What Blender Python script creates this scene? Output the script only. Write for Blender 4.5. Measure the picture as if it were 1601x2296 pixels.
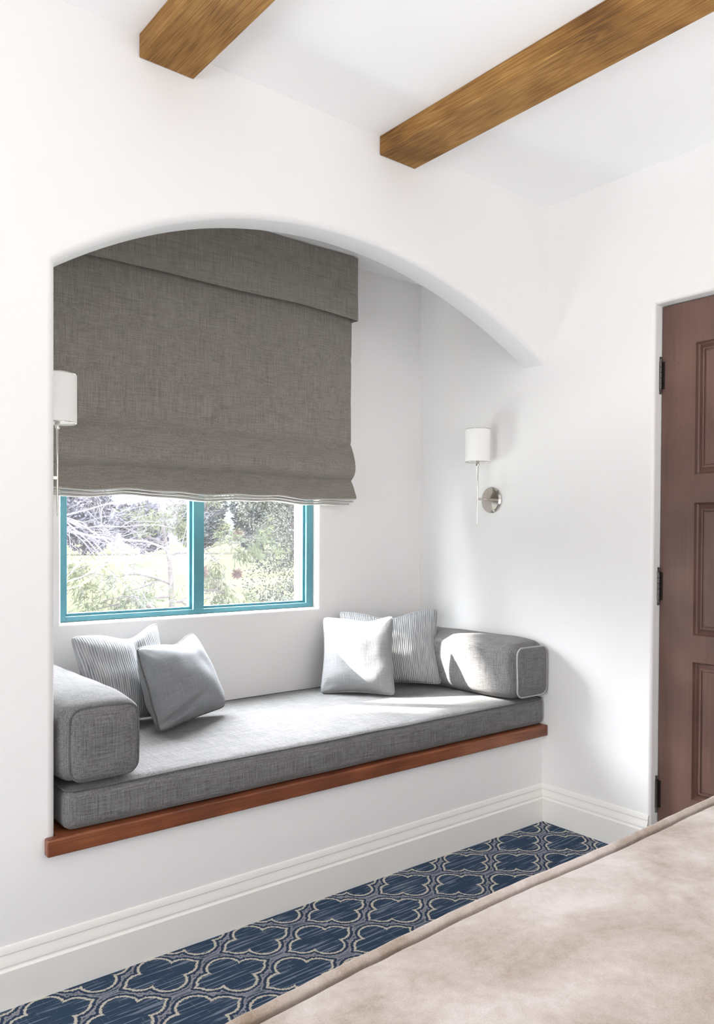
import bpy, bmesh, math, random
from mathutils import Vector, Matrix, noise

random.seed(7)
for o in list(bpy.data.objects):
    bpy.data.objects.remove(o, do_unlink=True)
SC = bpy.context.scene
COL = SC.collection
PI = math.pi

# ------------------------------------------------------------------ camera
CAM_POS = (-2.77729427, -2.15060615, 1.22398849)
YAW, PITCH, ROLL = (math.radians(a) for a in (51.1099435, -0.78100204, 0.2899509))
F_PX, SHIFT_PX = 1766.567, 80.121


def camera_axes():
    f = Vector((math.cos(PITCH) * math.cos(YAW), math.cos(PITCH) * math.sin(YAW), math.sin(PITCH)))
    r = Vector((math.sin(YAW), -math.cos(YAW), 0))
    u = r.cross(f)
    return math.cos(ROLL) * r + math.sin(ROLL) * u, -math.sin(ROLL) * r + math.cos(ROLL) * u, f


cam_data = bpy.data.cameras.new('camera')
cam = bpy.data.objects.new('camera', cam_data)
COL.objects.link(cam)
_r, _u, _f = camera_axes()
cam.matrix_world = Matrix((( _r.x, _u.x, -_f.x, CAM_POS[0]), (_r.y, _u.y, -_f.y, CAM_POS[1]),
                           (_r.z, _u.z, -_f.z, CAM_POS[2]), (0, 0, 0, 1)))
cam_data.sensor_fit = 'VERTICAL'
cam_data.sensor_height = 36.0
cam_data.lens = 36.0 * F_PX / 2296.0
cam_data.shift_y = SHIFT_PX / 2296.0
cam_data.clip_start = 0.02
cam_data.clip_end = 900
SC.camera = cam

# ------------------------------------------------------------------ view + light
SC.view_settings.view_transform = 'Standard'
SC.view_settings.look = 'None'
SC.view_settings.gamma = 1
SC.view_settings.exposure = 0.1
SC.view_settings.use_curve_mapping = False
try:
    SC.cycles.use_denoising = True
    SC.cycles.max_bounces = 10
    SC.cycles.diffuse_bounces = 6
    SC.cycles.sample_clamp_indirect = 8
    SC.cycles.transparent_max_bounces = 12
except Exception:
    pass

SUN_DIR = Vector((1.0, -1.0, -0.86))
SUN_STRENGTH = 34.0
SKY_LOW, SKY_HIGH = 0.85, 64.0
ROOM_LIGHT_BACK, ROOM_LIGHT_LEFT, CEILING_FILL = 30.0, 62.0, 35.0

world = bpy.data.worlds.new('sky')
SC.world = world
world.use_nodes = True


def light(name, kind, loc, direction, energy, color=(1, 1, 1), size=None):
    d = bpy.data.lights.new(name, kind)
    d.energy = energy
    d.color = color
    if size:
        d.shape = 'RECTANGLE'
        d.size, d.size_y = size
    o = bpy.data.objects.new(name, d)
    COL.objects.link(o)
    o.location = loc
    o.rotation_euler = Vector(direction).to_track_quat('-Z', 'Y').to_euler()
    return o


sun = light('sun', 'SUN', (-8, 9, 8), SUN_DIR, SUN_STRENGTH, (1.0, 0.96, 0.9))
sun.data.angle = math.radians(0.6)
# daylight of the bedroom's other windows, behind and to the left of the camera
light('daylight_back', 'AREA', (-2.2, -4.7, 1.8), (0, 1, -0.05), ROOM_LIGHT_BACK, (0.985, 0.99, 1.0), (3.6, 1.4))
light('daylight_left', 'AREA', (-5.1, -1.3, 0.85), (1, 0, -0.05), ROOM_LIGHT_LEFT, (0.985, 0.99, 1.0), (1.5, 1.4))

# added fill aimed up at the ceiling; no lamp stands there
light('ceiling_fill', 'AREA', (-1.6, -3.0, 1.0), (0.0, 0.0, 1), CEILING_FILL, (0.985, 0.99, 1.0), (1.6, 1.6))

# ------------------------------------------------------------------ node helper
class N:
    """a socket with arithmetic"""
    def __init__(s, nt, sock):
        s.nt, s.s = nt, sock

    def _m(s, op, *a, clamp=False):
        n = s.nt.nodes.new('ShaderNodeMath')
        n.operation = op
        n.use_clamp = clamp
        for i, v in enumerate((s,) + a):
            if isinstance(v, N):
                s.nt.links.new(v.s, n.inputs[i])
            else:
                n.inputs[i].default_value = v
        return N(s.nt, n.outputs[0])

    def __add__(s, b): return s._m('ADD', b)
    def __radd__(s, b): return s._m('ADD', b)
    def __sub__(s, b): return s._m('SUBTRACT', b)
    def __mul__(s, b): return s._m('MULTIPLY', b)
    def __rmul__(s, b): return s._m('MULTIPLY', b)
    def __pow__(s, b): return s._m('POWER', b)
    def abs(s): return s._m('ABSOLUTE')
    def sin(s): return s._m('SINE')
    def min(s, b): return s._m('MINIMUM', b)
    def max(s, b): return s._m('MAXIMUM', b)
    def lt(s, b): return s._m('LESS_THAN', b)
    def gt(s, b): return s._m('GREATER_THAN', b)
    def sqrt(s): return s._m('SQRT')
    def mod(s, b): return s._m('FLOORED_MODULO', b)
    def clamp(s): return s._m('ADD', 0.0, clamp=True)

    def smooth(s, a, b, lo=0.0, hi=1.0):
        n = s.nt.nodes.new('ShaderNodeMapRange')
        n.interpolation_type = 'SMOOTHSTEP'
        s.nt.links.new(s.s, n.inputs[0])
        for i, v in ((1, a), (2, b), (3, lo), (4, hi)):
            n.inputs[i].default_value = v
        return N(s.nt, n.outputs[0])


def srgb(r, g, b):
    def f(c):
        c /= 255.0
        return c / 12.92 if c <= 0.04045 else ((c + 0.055) / 1.055) ** 2.4
    return (f(r), f(g), f(b), 1.0)


class Mat:
    def __init__(s, name, rough=0.8, color=None, spec=0.3, metal=0.0):
        s.m = bpy.data.materials.new(name)
        s.m.use_nodes = True
        s.nt = s.m.node_tree
        s.b = s.nt.nodes['Principled BSDF']
        s.b.inputs['Roughness'].default_value = rough
        s.b.inputs['Metallic'].default_value = metal
        if 'Specular IOR Level' in s.b.inputs:
            s.b.inputs['Specular IOR Level'].default_value = spec
        if color:
            s.b.inputs['Base Color'].default_value = color
        tc = s.nt.nodes.new('ShaderNodeTexCoord')
        s.tc = tc

    def coord(s, which='Object'):
        return s.tc.outputs[which]

    def xyz(s, which='Object'):
        n = s.nt.nodes.new('ShaderNodeSeparateXYZ')
        s.nt.links.new(s.tc.outputs[which], n.inputs[0])
        return [N(s.nt, n.outputs[i]) for i in range(3)]

    def vec(s, x, y, z):
        n = s.nt.nodes.new('ShaderNodeCombineXYZ')
        for i, v in enumerate((x, y, z)):
            if isinstance(v, N):
                s.nt.links.new(v.s, n.inputs[i])
            else:
                n.inputs[i].default_value = v
        return n.outputs[0]

    def noise(s, vec, scale=1.0, detail=2.0, rough=0.5, dist=0.0):
        n = s.nt.nodes.new('ShaderNodeTexNoise')
        s.nt.links.new(vec, n.inputs['Vector'])
        n.inputs['Scale'].default_value = scale
        n.inputs['Detail'].default_value = detail
        n.inputs['Roughness'].default_value = rough
        n.inputs['Distortion'].default_value = dist
        return N(s.nt, n.outputs['Fac'] if 'Fac' in n.outputs else n.outputs[0])

    def scaled(s, sx, sy, sz, which='Object'):
        n = s.nt.nodes.new('ShaderNodeMapping')
        s.nt.links.new(s.tc.outputs[which], n.inputs[0])
        n.inputs['Scale'].default_value = (sx, sy, sz)
        return n.outputs[0]

    def mix(s, fac, a, b):
        n = s.nt.nodes.new('ShaderNodeMix')
        n.data_type = 'RGBA'
        if isinstance(fac, N):
            s.nt.links.new(fac.s, n.inputs[0])
        else:
            n.inputs[0].default_value = fac
        for i, c in ((6, a), (7, b)):
            if isinstance(c, tuple):
                n.inputs[i].default_value = c
            else:
                s.nt.links.new(c, n.inputs[i])
        return n.outputs[2]

    def ramp(s, fac, stops):
        n = s.nt.nodes.new('ShaderNodeValToRGB')
        s.nt.links.new(fac.s, n.inputs[0])
        e = n.color_ramp.elements
        while len(e) < len(stops):
            e.new(0.5)
        for el, (p, c) in zip(e, stops):
            el.position = p
            el.color = c
        return n.outputs[0]

    def color(s, sock):
        s.nt.links.new(sock, s.b.inputs['Base Color'])

    def rough(s, n):
        s.nt.links.new(n.s, s.b.inputs['Roughness'])

    def bump(s, h, strength=0.3, dist=0.002):
        n = s.nt.nodes.new('ShaderNodeBump')
        n.inputs['Strength'].default_value = strength
        n.inputs['Distance'].default_value = dist
        s.nt.links.new(h.s, n.inputs['Height'])
        s.nt.links.new(n.outputs[0], s.b.inputs['Normal'])


# sky: pale near the horizon, much brighter above
nt = world.node_tree
bg = nt.nodes['Background']
tcw = nt.nodes.new('ShaderNodeTexCoord')
sep = nt.nodes.new('ShaderNodeSeparateXYZ')
nt.links.new(tcw.outputs['Generated'], sep.inputs[0])
z = N(nt, sep.outputs[2])
strength = z.smooth(0.05, 0.6, SKY_LOW, SKY_HIGH)
nt.links.new(strength.s, bg.inputs['Strength'])
bg.inputs['Color'].default_value = (0.92, 0.95, 1.0, 1)

# ------------------------------------------------------------------ materials
def plaster(name, col):
    m = Mat(name, 0.9, col, spec=0.15)
    h = m.noise(m.coord(), 3.0, 3.0) * 1.0 + m.noise(m.coord(), 22.0, 3.0) * 0.12
    m.bump(h, 0.25, 0.01)
    return m.m


M_WALL = plaster('white_plaster', srgb(237, 236, 235))
M_CEIL = plaster('ceiling_plaster', srgb(252, 252, 252))
M_TRIM = Mat('white_gloss_trim', 0.35, srgb(240, 239, 234), spec=0.5).m


def linen(name, dark, lite, scale=1.0, which='Object', contrast=1.0, bump=0.25):
    m = Mat(name, 0.95, spec=0.1)
    hi, lo = 420.0 * scale, 12.0 * scale
    a = m.noise(m.scaled(lo, hi, hi, which), 1.0, 2.0)
    b = m.noise(m.scaled(hi, hi, lo, which), 1.0, 2.0)
    c = m.noise(m.scaled(hi, lo, hi, which), 1.0, 2.0)
    big = m.noise(m.coord(which), 18.0 * scale, 3.0)
    t = ((a - 0.5) * 1.5 + (b - 0.5) * 1.5 + (c - 0.5) * 1.2 + (big - 0.5) * 0.35) * (0.8 * contrast) + 0.45
    m.color(m.mix(t.clamp(), dark, lite))
    m.bump(a + b + c, bump, 0.0012)
    m.b.inputs['Sheen Weight'].default_value = 0.15
    return m.m


M_BENCH = linen('grey_bench_linen', srgb(80, 79, 79), srgb(136, 135, 134))
M_BLIND = linen('taupe_blind_linen', srgb(112, 107, 100), srgb(162, 156, 148), contrast=0.9)
M_PILLOW_GREY = linen('grey_pillow_linen', srgb(104, 106, 109), srgb(146, 148, 151), contrast=0.7, which='UV')
M_PILLOW_PALE = linen('pale_pillow_weave', srgb(122, 123, 126), srgb(166, 166, 166), contrast=0.8, which='UV', bump=0.9)
M_PIPE = linen('pale_piping', srgb(100, 100, 99), srgb(142, 142, 140))
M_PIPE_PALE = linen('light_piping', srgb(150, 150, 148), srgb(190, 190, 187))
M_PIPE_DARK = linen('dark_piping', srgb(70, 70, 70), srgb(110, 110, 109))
M_LINING = linen('blind_lining', srgb(165, 162, 156), srgb(196, 193, 188), contrast=0.5)


def striped(name, dark, lite, period):
    m = Mat(name, 0.95, spec=0.1)
    x, y, _ = m.xyz('UV')
    wob = m.noise(m.scaled(40, 6, 1, 'UV'), 1.0, 2.0)
    s = ((x + (wob - 0.5) * (period * 0.8)) * (2 * PI / period)).sin()
    slub = m.noise(m.scaled(260, 14, 1, 'UV'), 1.0, 3.0)
    fine = m.noise(m.coord('UV'), 300, 2.0)
    t = (s * 0.33 + (slub - 0.5) * 1.5 + (fine - 0.5) * 0.5 + 0.5).clamp()
    m.color(m.mix(t, dark, lite))
    m.bump(s * 0.5 + slub, 0.7, 0.0018)
    return m.m


M_STRIPE = striped('striped_pillow_cloth', srgb(108, 112, 119), srgb(190, 190, 189), 0.0088)


def wood(name, dark, mid, lite, axis='y', rough=0.5, rings=1.0, spec=0.3):
    m = Mat(name, rough, spec=spec)
    k = {'x': (1.2, 14, 14), 'y': (14, 1.2, 14), 'z': (14, 14, 1.2)}[axis]
    v = m.scaled(*k)
    n1 = m.noise(v, 1.0, 2.0, 0.4, 0.2)
    ringv = (n1 * (70.0 * rings)).sin()
    kf = {'x': (7, 300, 300), 'y': (300, 7, 300), 'z': (300, 300, 7)}[axis]
    fine = m.noise(m.scaled(*kf), 1.0, 2.0)
    blotch = m.noise(m.coord(), 5.0, 2.0)
    t = (ringv * 0.10 + (fine - 0.5) * 1.2 + (blotch - 0.5) * 1.2 + 0.5).clamp()
    m.color(m.ramp(t, [(0.0, dark), (0.5, mid), (1.0, lite)]))
    m.bump(fine + ringv * 0.2, 0.25, 0.001)
    return m.m


M_BEAM = wood('rough_sawn_beam_wood', srgb(92, 62, 30), srgb(142, 102, 52), srgb(176, 136, 78), 'y', 0.75, 1.4)
M_BOARD = wood('red_brown_board_wood', srgb(80, 42, 25), srgb(122, 68, 41), srgb(156, 95, 58), 'x', 0.35, 0.5, 0.5)


def door_material():
    m = Mat('brown_stained_door', 0.38, spec=0.5)
    fine = m.noise(m.scaled(160, 160, 3), 1.0, 2.0)
    blotch = m.noise(m.coord(), 4.0, 3.0)
    t = ((fine - 0.5) * 0.5 + (blotch - 0.5) * 1.3 + 0.5).clamp()
    c = m.ramp(t, [(0.0, srgb(80, 57, 49)), (0.5, srgb(100, 74, 65)), (1.0, srgb(120, 92, 81))])
    n = m.nt.nodes.new('ShaderNodeTexVoronoi')
    n.inputs['Scale'].default_value = 26
    m.nt.links.new(m.coord(), n.inputs['Vector'])
    spot = N(m.nt, n.outputs['Distance']).lt(0.055) * m.noise(m.coord(), 7.0, 1.0).gt(0.6)
    c = m.mix(spot * 0.8, c, srgb(48, 28, 24))
    m.color(c)
    m.bump(fine, 0.08, 0.001)
    return m.m


M_DOOR = door_material()
M_NICKEL = Mat('polished_nickel', 0.12, srgb(205, 200, 194), metal=1.0).m
M_IRON = Mat('aged_iron', 0.42, srgb(96, 93, 90), metal=0.9).m
M_IRON_SHADED = Mat('shaded_iron', 0.5, srgb(52, 44, 40), metal=0.6).m  # hinge leaf tone, darkened to include the shadow beside the knuckle
M_SHADE = Mat('white_lamp_shade', 0.7, srgb(240, 239, 236), spec=0.2).m
M_TEAL = Mat('teal_window_paint', 0.4, srgb(80, 136, 147), spec=0.5).m
M_DARK = Mat('dark_gasket', 0.6, srgb(50, 70, 80)).m


def glass_material():
    m = bpy.data.materials.new('window_glass')
    m.use_nodes = True
    nt = m.node_tree
    for n in list(nt.nodes):
        nt.nodes.remove(n)
    out = nt.nodes.new('ShaderNodeOutputMaterial')
    mix = nt.nodes.new('ShaderNodeMixShader')
    tr = nt.nodes.new('ShaderNodeBsdfTransparent')
    gl = nt.nodes.new('ShaderNodeBsdfGlossy')
    gl.inputs['Roughness'].default_value = 0.02
    lw = nt.nodes.new('ShaderNodeLayerWeight')
    fr = N(nt, lw.outputs['Facing']) ** 4.0 * 0.5 + 0.02
    nt.links.new(fr.s, mix.inputs[0])
    nt.links.new(tr.outputs[0], mix.inputs[1])
    nt.links.new(gl.outputs[0], mix.inputs[2])
    # a little white translucency added as haze, paling the view outside
    haze = nt.nodes.new('ShaderNodeBsdfTranslucent')
    haze.inputs['Color'].default_value = (1, 1, 1, 1)
    mix2 = nt.nodes.new('ShaderNodeMixShader')
    mix2.inputs[0].default_value = 0.0038
    nt.links.new(mix.outputs[0], mix2.inputs[1])
    nt.links.new(haze.outputs[0], mix2.inputs[2])
    nt.links.new(mix2.outputs[0], out.inputs[0])
    return m


M_GLASS = glass_material()


def carpet_material():
    """blue carpet with a woven trellis of pointed quatrefoils"""
    m = Mat('trellis_carpet', 1.0, spec=0.02)
    x, y, _ = m.xyz()
    wx = m.noise(m.coord(), 160.0, 1.0)
    wy = m.noise(m.scaled(1, 1, 1), 173.0, 1.0, 0.5, 0.3)
    x = x + (wx - 0.5) * 0.010
    y = y + (wy - 0.5) * 0.010
    PX, PY, CX, CY = 0.306, 0.236, -1.672, -0.231

    def cell(ox, oy):
        u = ((x - (CX + ox) + PX / 2).mod(PX) - PX / 2).abs()
        v = ((y - (CY + oy) + PY / 2).mod(PY) - PY / 2).abs()
        lobe_y = ((u * u) + (v - 0.044) * (v - 0.044)).sqrt() - 0.0475
        du = u - 0.060
        lobe_x = ((du * du) + v * v).sqrt() - 0.041
        tip = ((u - 0.070).abs() + v) * 0.75 - 0.031
        core = u.max(v) - 0.036
        return lobe_y.min(lobe_x).min(tip).min(core)

    d = cell(0, 0).min(cell(PX / 2, PY / 2))
    line = d.abs().smooth(0.0024, 0.0044, 1, 0)
    navy = (d - 0.0085).abs().smooth(0.003, 0.0045, 1, 0)
    lilac = (d - 0.0145).abs().smooth(0.0012, 0.0032, 1, 0)
    streak_in = m.noise(m.scaled(6, 135, 1), 1.0, 2.0, 0.6).smooth(0.54, 0.62)
    cross_in = m.noise(m.scaled(150, 16, 1), 1.0, 2.0, 0.6).smooth(0.62, 0.70)
    streak_out = m.noise(m.scaled(9, 130, 1), 1.0, 2.0, 0.6).smooth(0.42, 0.58)
    tuft = m.noise(m.coord(), 420.0, 2.0)
    blotch = m.noise(m.coord(), 7.0, 2.0)
    inner = m.mix(((streak_in * 0.75) + cross_in * 0.25).clamp(), srgb(58, 76, 98), srgb(146, 157, 173))
    outer = m.mix(streak_out, srgb(78, 92, 112), srgb(148, 152, 163))
    col = m.mix(d.gt(0.0), inner, outer)
    col = m.mix(lilac * 0.6, col, srgb(180, 177, 180))
    col = m.mix(navy, col, srgb(56, 70, 92))
    col = m.mix(line, col, srgb(218, 211, 195))
    sh = (tuft - 0.5) * 1.0 + (blotch - 0.5) * 0.25
    col = m.mix((sh * 1.0 + 0.35).clamp() * 0.45, col, srgb(52, 60, 76))
    m.color(col)
    m.bump(tuft, 0.6, 0.004)
    return m.m


M_CARPET = carpet_material()


def spread_material():
    m = Mat('beige_bedspread_cloth', 1.0, spec=0.05)
    big = m.noise(m.coord(), 5.0, 4.0, 0.6, 0.4)
    mid = m.noise(m.coord(), 60.0, 3.0, 0.6)
    fz = m.noise(m.coord(), 420.0, 2.0)
    t = ((big - 0.5) * 2.2 + (mid - 0.5) * 0.5 + (fz - 0.5) * 0.55 + 0.5).clamp()
    m.color(m.mix(t, srgb(152, 134, 116), srgb(216, 206, 202)))  # blotches carry highlights and shadows of the wrinkles in the colour
    m.bump(mid * 0.6 + fz, 0.35, 0.002)
    m.b.inputs['Sheen Weight'].default_value = 0.25
    return m.m


M_SPREAD = spread_material()


def leaf_material(name, a, b, scale=3.0):
    m = Mat(name, 1.0, spec=0.0)
    n = m.noise(m.coord(), scale, 3.0)
    m.color(m.mix(n.smooth(0.35, 0.65), a, b))
    return m.m


# ------------------------------------------------------------------ mesh helpers
def link(name, bm, mat, parent=None, smooth=False, loc=None):
    me = bpy.data.meshes.new(name)
    bmesh.ops.recalc_face_normals(bm, faces=bm.faces[:])
    if loc is not None:
        bmesh.ops.translate(bm, verts=bm.verts[:], vec=-Vector(loc))
    bm.to_mesh(me)
    bm.free()
    me.materials.append(mat)
    if smooth is True:
        for p in me.polygons:
            p.use_smooth = True
    o = bpy.data.objects.new(name, me)
    COL.objects.link(o)
    if parent is not None:
        o.parent = parent
        if loc is not None:
            o.location = Vector(loc) - Vector(parent.location)
        else:
            o.location = -Vector(parent.location)
    elif loc is not None:
        o.location = loc
    if isinstance(smooth, float):
        for p in me.polygons:
            p.use_smooth = True
        try:
            me.set_sharp_from_angle(angle=smooth)
        except Exception:
            pass
    return o


def tag(o, label=None, cat=None, group=None, kind=None):
    if label: o['label'] = label
    if cat: o['category'] = cat
    if group: o['group'] = group
    if kind: o['kind'] = kind
    return o


def empty(name, loc=(0, 0, 0)):
    o = bpy.data.objects.new(name, None)
    COL.objects.link(o)
    o.location = loc
    o.empty_display_size = 0.05
    return o


def box(bm, lo, hi, bevel=0.0, seg=2):
    r = bmesh.ops.create_cube(bm, size=1.0)
    vs = r['verts']
    for v in vs:
        v.co = Vector([lo[i] + (v.co[i] + 0.5) * (hi[i] - lo[i]) for i in range(3)])
    if bevel > 0:
        es = list({e for v in vs for e in v.link_edges})
        bmesh.ops.bevel(bm, geom=es, offset=bevel, segments=seg, profile=0.5, affect='EDGES')


def tube(bm, pts, rad, sides=8, closed=False, cap=True):
    pts = [Vector(p) for p in pts]
    n = len(pts)
    rads = rad if isinstance(rad, (list, tuple)) else [rad] * n
    rings = []
    prev = None
    for i, p in enumerate(pts):
        if closed:
            t = (pts[(i + 1) % n] - pts[i - 1]).normalized()
        else:
            t = (pts[min(i + 1, n - 1)] - pts[max(i - 1, 0)])
            t = t.normalized() if t.length > 1e-9 else Vector((0, 0, 1))
        if prev is None:
            a = Vector((0, 0, 1)) if abs(t.z) < 0.9 else Vector((1, 0, 0))
            prev = t.cross(a).normalized()
        prev = (prev - t * prev.dot(t))
        prev = prev.normalized() if prev.length > 1e-9 else t.orthogonal().normalized()
        b = t.cross(prev)
        rings.append([bm.verts.new(p + (prev * math.cos(2 * PI * k / sides) + b * math.sin(2 * PI * k / sides)) * rads[i])
                      for k in range(sides)])
    m = n if closed else n - 1
    for i in range(m):
        A, B = rings[i], rings[(i + 1) % n]
        for k in range(sides):
            bm.faces.new((A[k], A[(k + 1) % sides], B[(k + 1) % sides], B[k]))
    if cap and not closed:
        bm.faces.new(rings[0][::-1])
        bm.faces.new(rings[-1])


def lathe(bm, prof, origin, axis='z', sides=32):
    """prof: list of (radius, height); revolved about an axis through origin"""
    o = Vector(origin)
    ax = {'x': Vector((1, 0, 0)), 'y': Vector((0, 1, 0)), 'z': Vector((0, 0, 1))}[axis]
    a = ax.orthogonal().normalized()
    b = ax.cross(a)
    rings = []
    for r, h in prof:
        rings.append([bm.verts.new(o + ax * h + (a * math.cos(2 * PI * k / sides) + b * math.sin(2 * PI * k / sides)) * max(r, 1e-5))
                      for k in range(sides)])
    for A, B in zip(rings, rings[1:]):
        for k in range(sides):
            bm.faces.new((A[k], A[(k + 1) % sides], B[(k + 1) % sides], B[k]))
    bm.faces.new(rings[0][::-1])
    bm.faces.new(rings[-1])


def quad(bm, *ps):
    return bm.faces.new([bm.verts.new(p) for p in ps])


def sheet(bm, rows):
    g = [[bm.verts.new(p) for p in r] for r in rows]
    for A, B in zip(g, g[1:]):
        for i in range(len(A) - 1):
            bm.faces.new((A[i], A[i + 1], B[i + 1], B[i]))
    return g


def fnoise(x, y=0.0, z=0.0):
    return noise.noise(Vector((x, y, z)))


# ------------------------------------------------------------------ the room
H = 2.65
ALC_W, ALC_D, ARCH_T, ALC_H = 2.08, 0.782, 0.12, 2.505
X_LEFT, Y_BACK = -5.2, -4.8
BOARD_Z0, BOARD_Z1 = 0.37, 0.417


def struct(name, bm, mat, smooth=False, **k):
    return tag(link(name, bm, mat, smooth=smooth, **k), kind='structure')


bm = bmesh.new()
box(bm, (X_LEFT, Y_BACK, -0.08), (0.3, 0.0, 0.0))
struct('floor', bm, M_CARPET)
bm = bmesh.new()
box(bm, (X_LEFT - 0.1, Y_BACK - 0.1, H), (0.3, 0.0, H + 0.12))
struct('ceiling', bm, M_CEIL)
bm = bmesh.new()
box(bm, (X_LEFT - 0.12, Y_BACK, -0.08), (X_LEFT, 0.12, H))
struct('wall_left', bm, M_WALL)
bm = bmesh.new()
box(bm, (X_LEFT - 0.12, Y_BACK - 0.12, -0.08), (0.3, Y_BACK, H))
struct('wall_back', bm, M_WALL)

# front wall with the segmental arch over the alcove
ARCH = [(-2.08, 1.955), (-2.04, 1.981), (-1.927, 2.052), (-1.795, 2.118), (-1.652, 2.177), (-1.500, 2.221),
        (-1.35, 2.249), (-1.20, 2.265), (-1.051, 2.268), (-0.95, 2.264), (-0.841, 2.252), (-0.72, 2.234), (-0.611, 2.208),
        (-0.48, 2.173), (-0.356, 2.132), (-0.24, 2.087), (-0.131, 2.040), (-0.05, 2.000), (0.0, 1.974)]


def smooth_curve(pts, n=48):
    out = []
    for j in range(n + 1):
        x = pts[0][0] + (pts[-1][0] - pts[0][0]) * j / n
        # least squares cubic through the neighbours: average of a local window
        ws, zs = 0, 0
        A = [[0] * 4 for _ in range(3)]
        S = [0] * 5
        T = [0] * 3
        for px, pz in pts:
            w = math.exp(-((px - x) / 0.22) ** 2)
            d = px - x
            for a in range(5): S[a] += w * d ** a
            for a in range(3): T[a] += w * pz * d ** a
        M = Matrix(((S[0], S[1], S[2]), (S[1], S[2], S[3]), (S[2], S[3], S[4])))
        out.append((x, (M.inverted() @ Vector(T))[0]))
    return out


arch = smooth_curve(ARCH)
outline = [(-ALC_W, BOARD_Z1 - 0.05 + 0.1 * 0)] + [(-ALC_W, BOARD_Z1 - 0.05 + (arch[0][1] - BOARD_Z1 + 0.05) * k / 12) for k in range(1, 12)] + arch
RF, RB = 0.022, 0.01
nrm = []
for i, (x, zz) in enumerate(outline):
    a = outline[max(i - 1, 0)]
    b = outline[min(i + 1, len(outline) - 1)]
    t = Vector((b[0] - a[0], b[1] - a[1])).normalized()
    nv = Vector((-t.y, t.x))
    if i < 12: nv = Vector((-1, 0))
    if i == 12: nv = Vector((-1.0, 0.45))
    if i == len(outline) - 1: nv = Vector((0, 1.0))
    nrm.append(nv)
bm = bmesh.new()
rows = []
for k in range(9):
    a = PI / 2 * k / 8
    rows.append([(x + nv.x * RF * (1 - math.sin(a)), RF * (1 - math.cos(a)), zz + nv.y * RF * (1 - math.sin(a)))
                 for (x, zz), nv in zip(outline, nrm)])
for k in range(1, 5):
    a = PI / 2 * k / 4
    rows.append([(x + nv.x * RB * (1 - math.cos(a)), ARCH_T - RB + RB * math.sin(a), zz + nv.y * RB * (1 - math.cos(a)))
                 for (x, zz), nv in zip(outline, nrm)])
g = sheet(bm, rows)
for f in bm.faces: f.smooth = True
ring = g[0]
outer = [bm.verts.new(p) for p in ((X_LEFT, 0, 0), (0, 0, 0), (0, 0, BOARD_Z0 + 0.02), (-ALC_W - RF, 0, BOARD_Z0 + 0.02))]
top = [bm.verts.new(p) for p in ((0, 0, H), (X_LEFT, 0, H))]
# columns over the arch keep the face planar
tops = [bm.verts.new((v.co.x, 0, H)) for v in ring]
for i in range(12, len(ring) - 1):
    bm.faces.new((ring[i], ring[i + 1], tops[i + 1], tops[i]))
bm.faces.new([outer[0], outer[1], outer[2], outer[3]])
bm.faces.new([outer[0], outer[3]] + ring[:13] + [tops[12], top[1]])
# back face of the arch wall, and the jamb below the board
bt = [bm.verts.new((v.co.x, ARCH_T, ALC_H + 0.02)) for v in g[-1]]
for i in range(12, len(ring) - 1):
    bm.faces.new((g[-1][i], g[-1][i + 1], bt[i + 1], bt[i]))
me_wall = struct('wall_front', bm, M_WALL)
for p in me_wall.data.polygons:
    p.use_smooth = p.index < 12 * (len(outline) - 1)

# right wall, running on into the alcove, with the recessed door opening
DY0, DZ1, DY1, REV = -0.512, 2.118, -1.42, 0.05
bm = bmesh.new()
zt = H + 0.1
RW = 0.012
ys = []
quad(bm, (0, 0.96, -0.08), (0, DY0 + RW, -0.08), (0, DY0 + RW, zt), (0, 0.96, zt))
quad(bm, (0, DY1 - RW, -0.08), (0, Y_BACK, -0.08), (0, Y_BACK, zt), (0, DY1 - RW, zt))
quad(bm, (0, DY0 + RW, DZ1 + RW), (0, DY1 - RW, DZ1 + RW), (0, DY1 - RW, zt), (0, DY0 + RW, zt))
rows = []
for k in range(7):
    a = PI / 2 * k / 6
    o_ = RW * (1 - math.sin(a))
    d_ = RW * (1 - math.cos(a))
    rows.append([(d_, DY0 + o_, -0.08), (d_, DY0 + o_, DZ1 + o_), (d_, DY1 - o_, DZ1 + o_), (d_, DY1 - o_, -0.08)])
rows.append([(0.25, DY0, -0.08), (0.25, DY0, DZ1), (0.25, DY1, DZ1), (0.25, DY1, -0.08)])
sheet(bm, rows)
quad(bm, (0.25, 0.96, -0.08), (0.25, DY0, -0.08), (0.25, DY0, zt), (0.25, 0.96, zt))
struct('wall_right', bm, M_WALL)

# alcove shell
WX0, WX1, WZ0, WZ1 = -1.807, -0.642, 0.899, 2.12
WALL_OUT = 0.975
bm = bmesh.new()
def ringpts(y, off):
    return [(WX0 - off, y, WZ0 - off), (WX1 + off, y, WZ0 - off), (WX1 + off, y, WZ1 + off), (WX0 - off, y, WZ1 + off)]
rr = 0.012
loops = [[(-2.3, ALC_D, -0.1), (0.0, ALC_D, -0.1), (0.0, ALC_D, ALC_H + 0.1), (-2.3, ALC_D, ALC_H + 0.1)]]
for k in range(7):
    a = PI / 2 * k / 6
    loops.append(ringpts(ALC_D + rr * (1 - math.cos(a)), rr * (1 - math.sin(a))))
loops.append(ringpts(WALL_OUT, 0))
loops.append([(-5.4, WALL_OUT, -3.3), (0.4, WALL_OUT, -3.3), (0.4, WALL_OUT, 3.4), (-5.4, WALL_OUT, 3.4)])
gl = [[bm.verts.new(p) for p in l] for l in loops]
for A, B in zip(gl, gl[1:]):
    for i in range(4):
        bm.faces.new((A[i], A[(i + 1) % 4], B[(i + 1) % 4], B[i]))
struct('wall_alcove_back', bm, M_WALL)
bm = bmesh.new()
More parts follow.
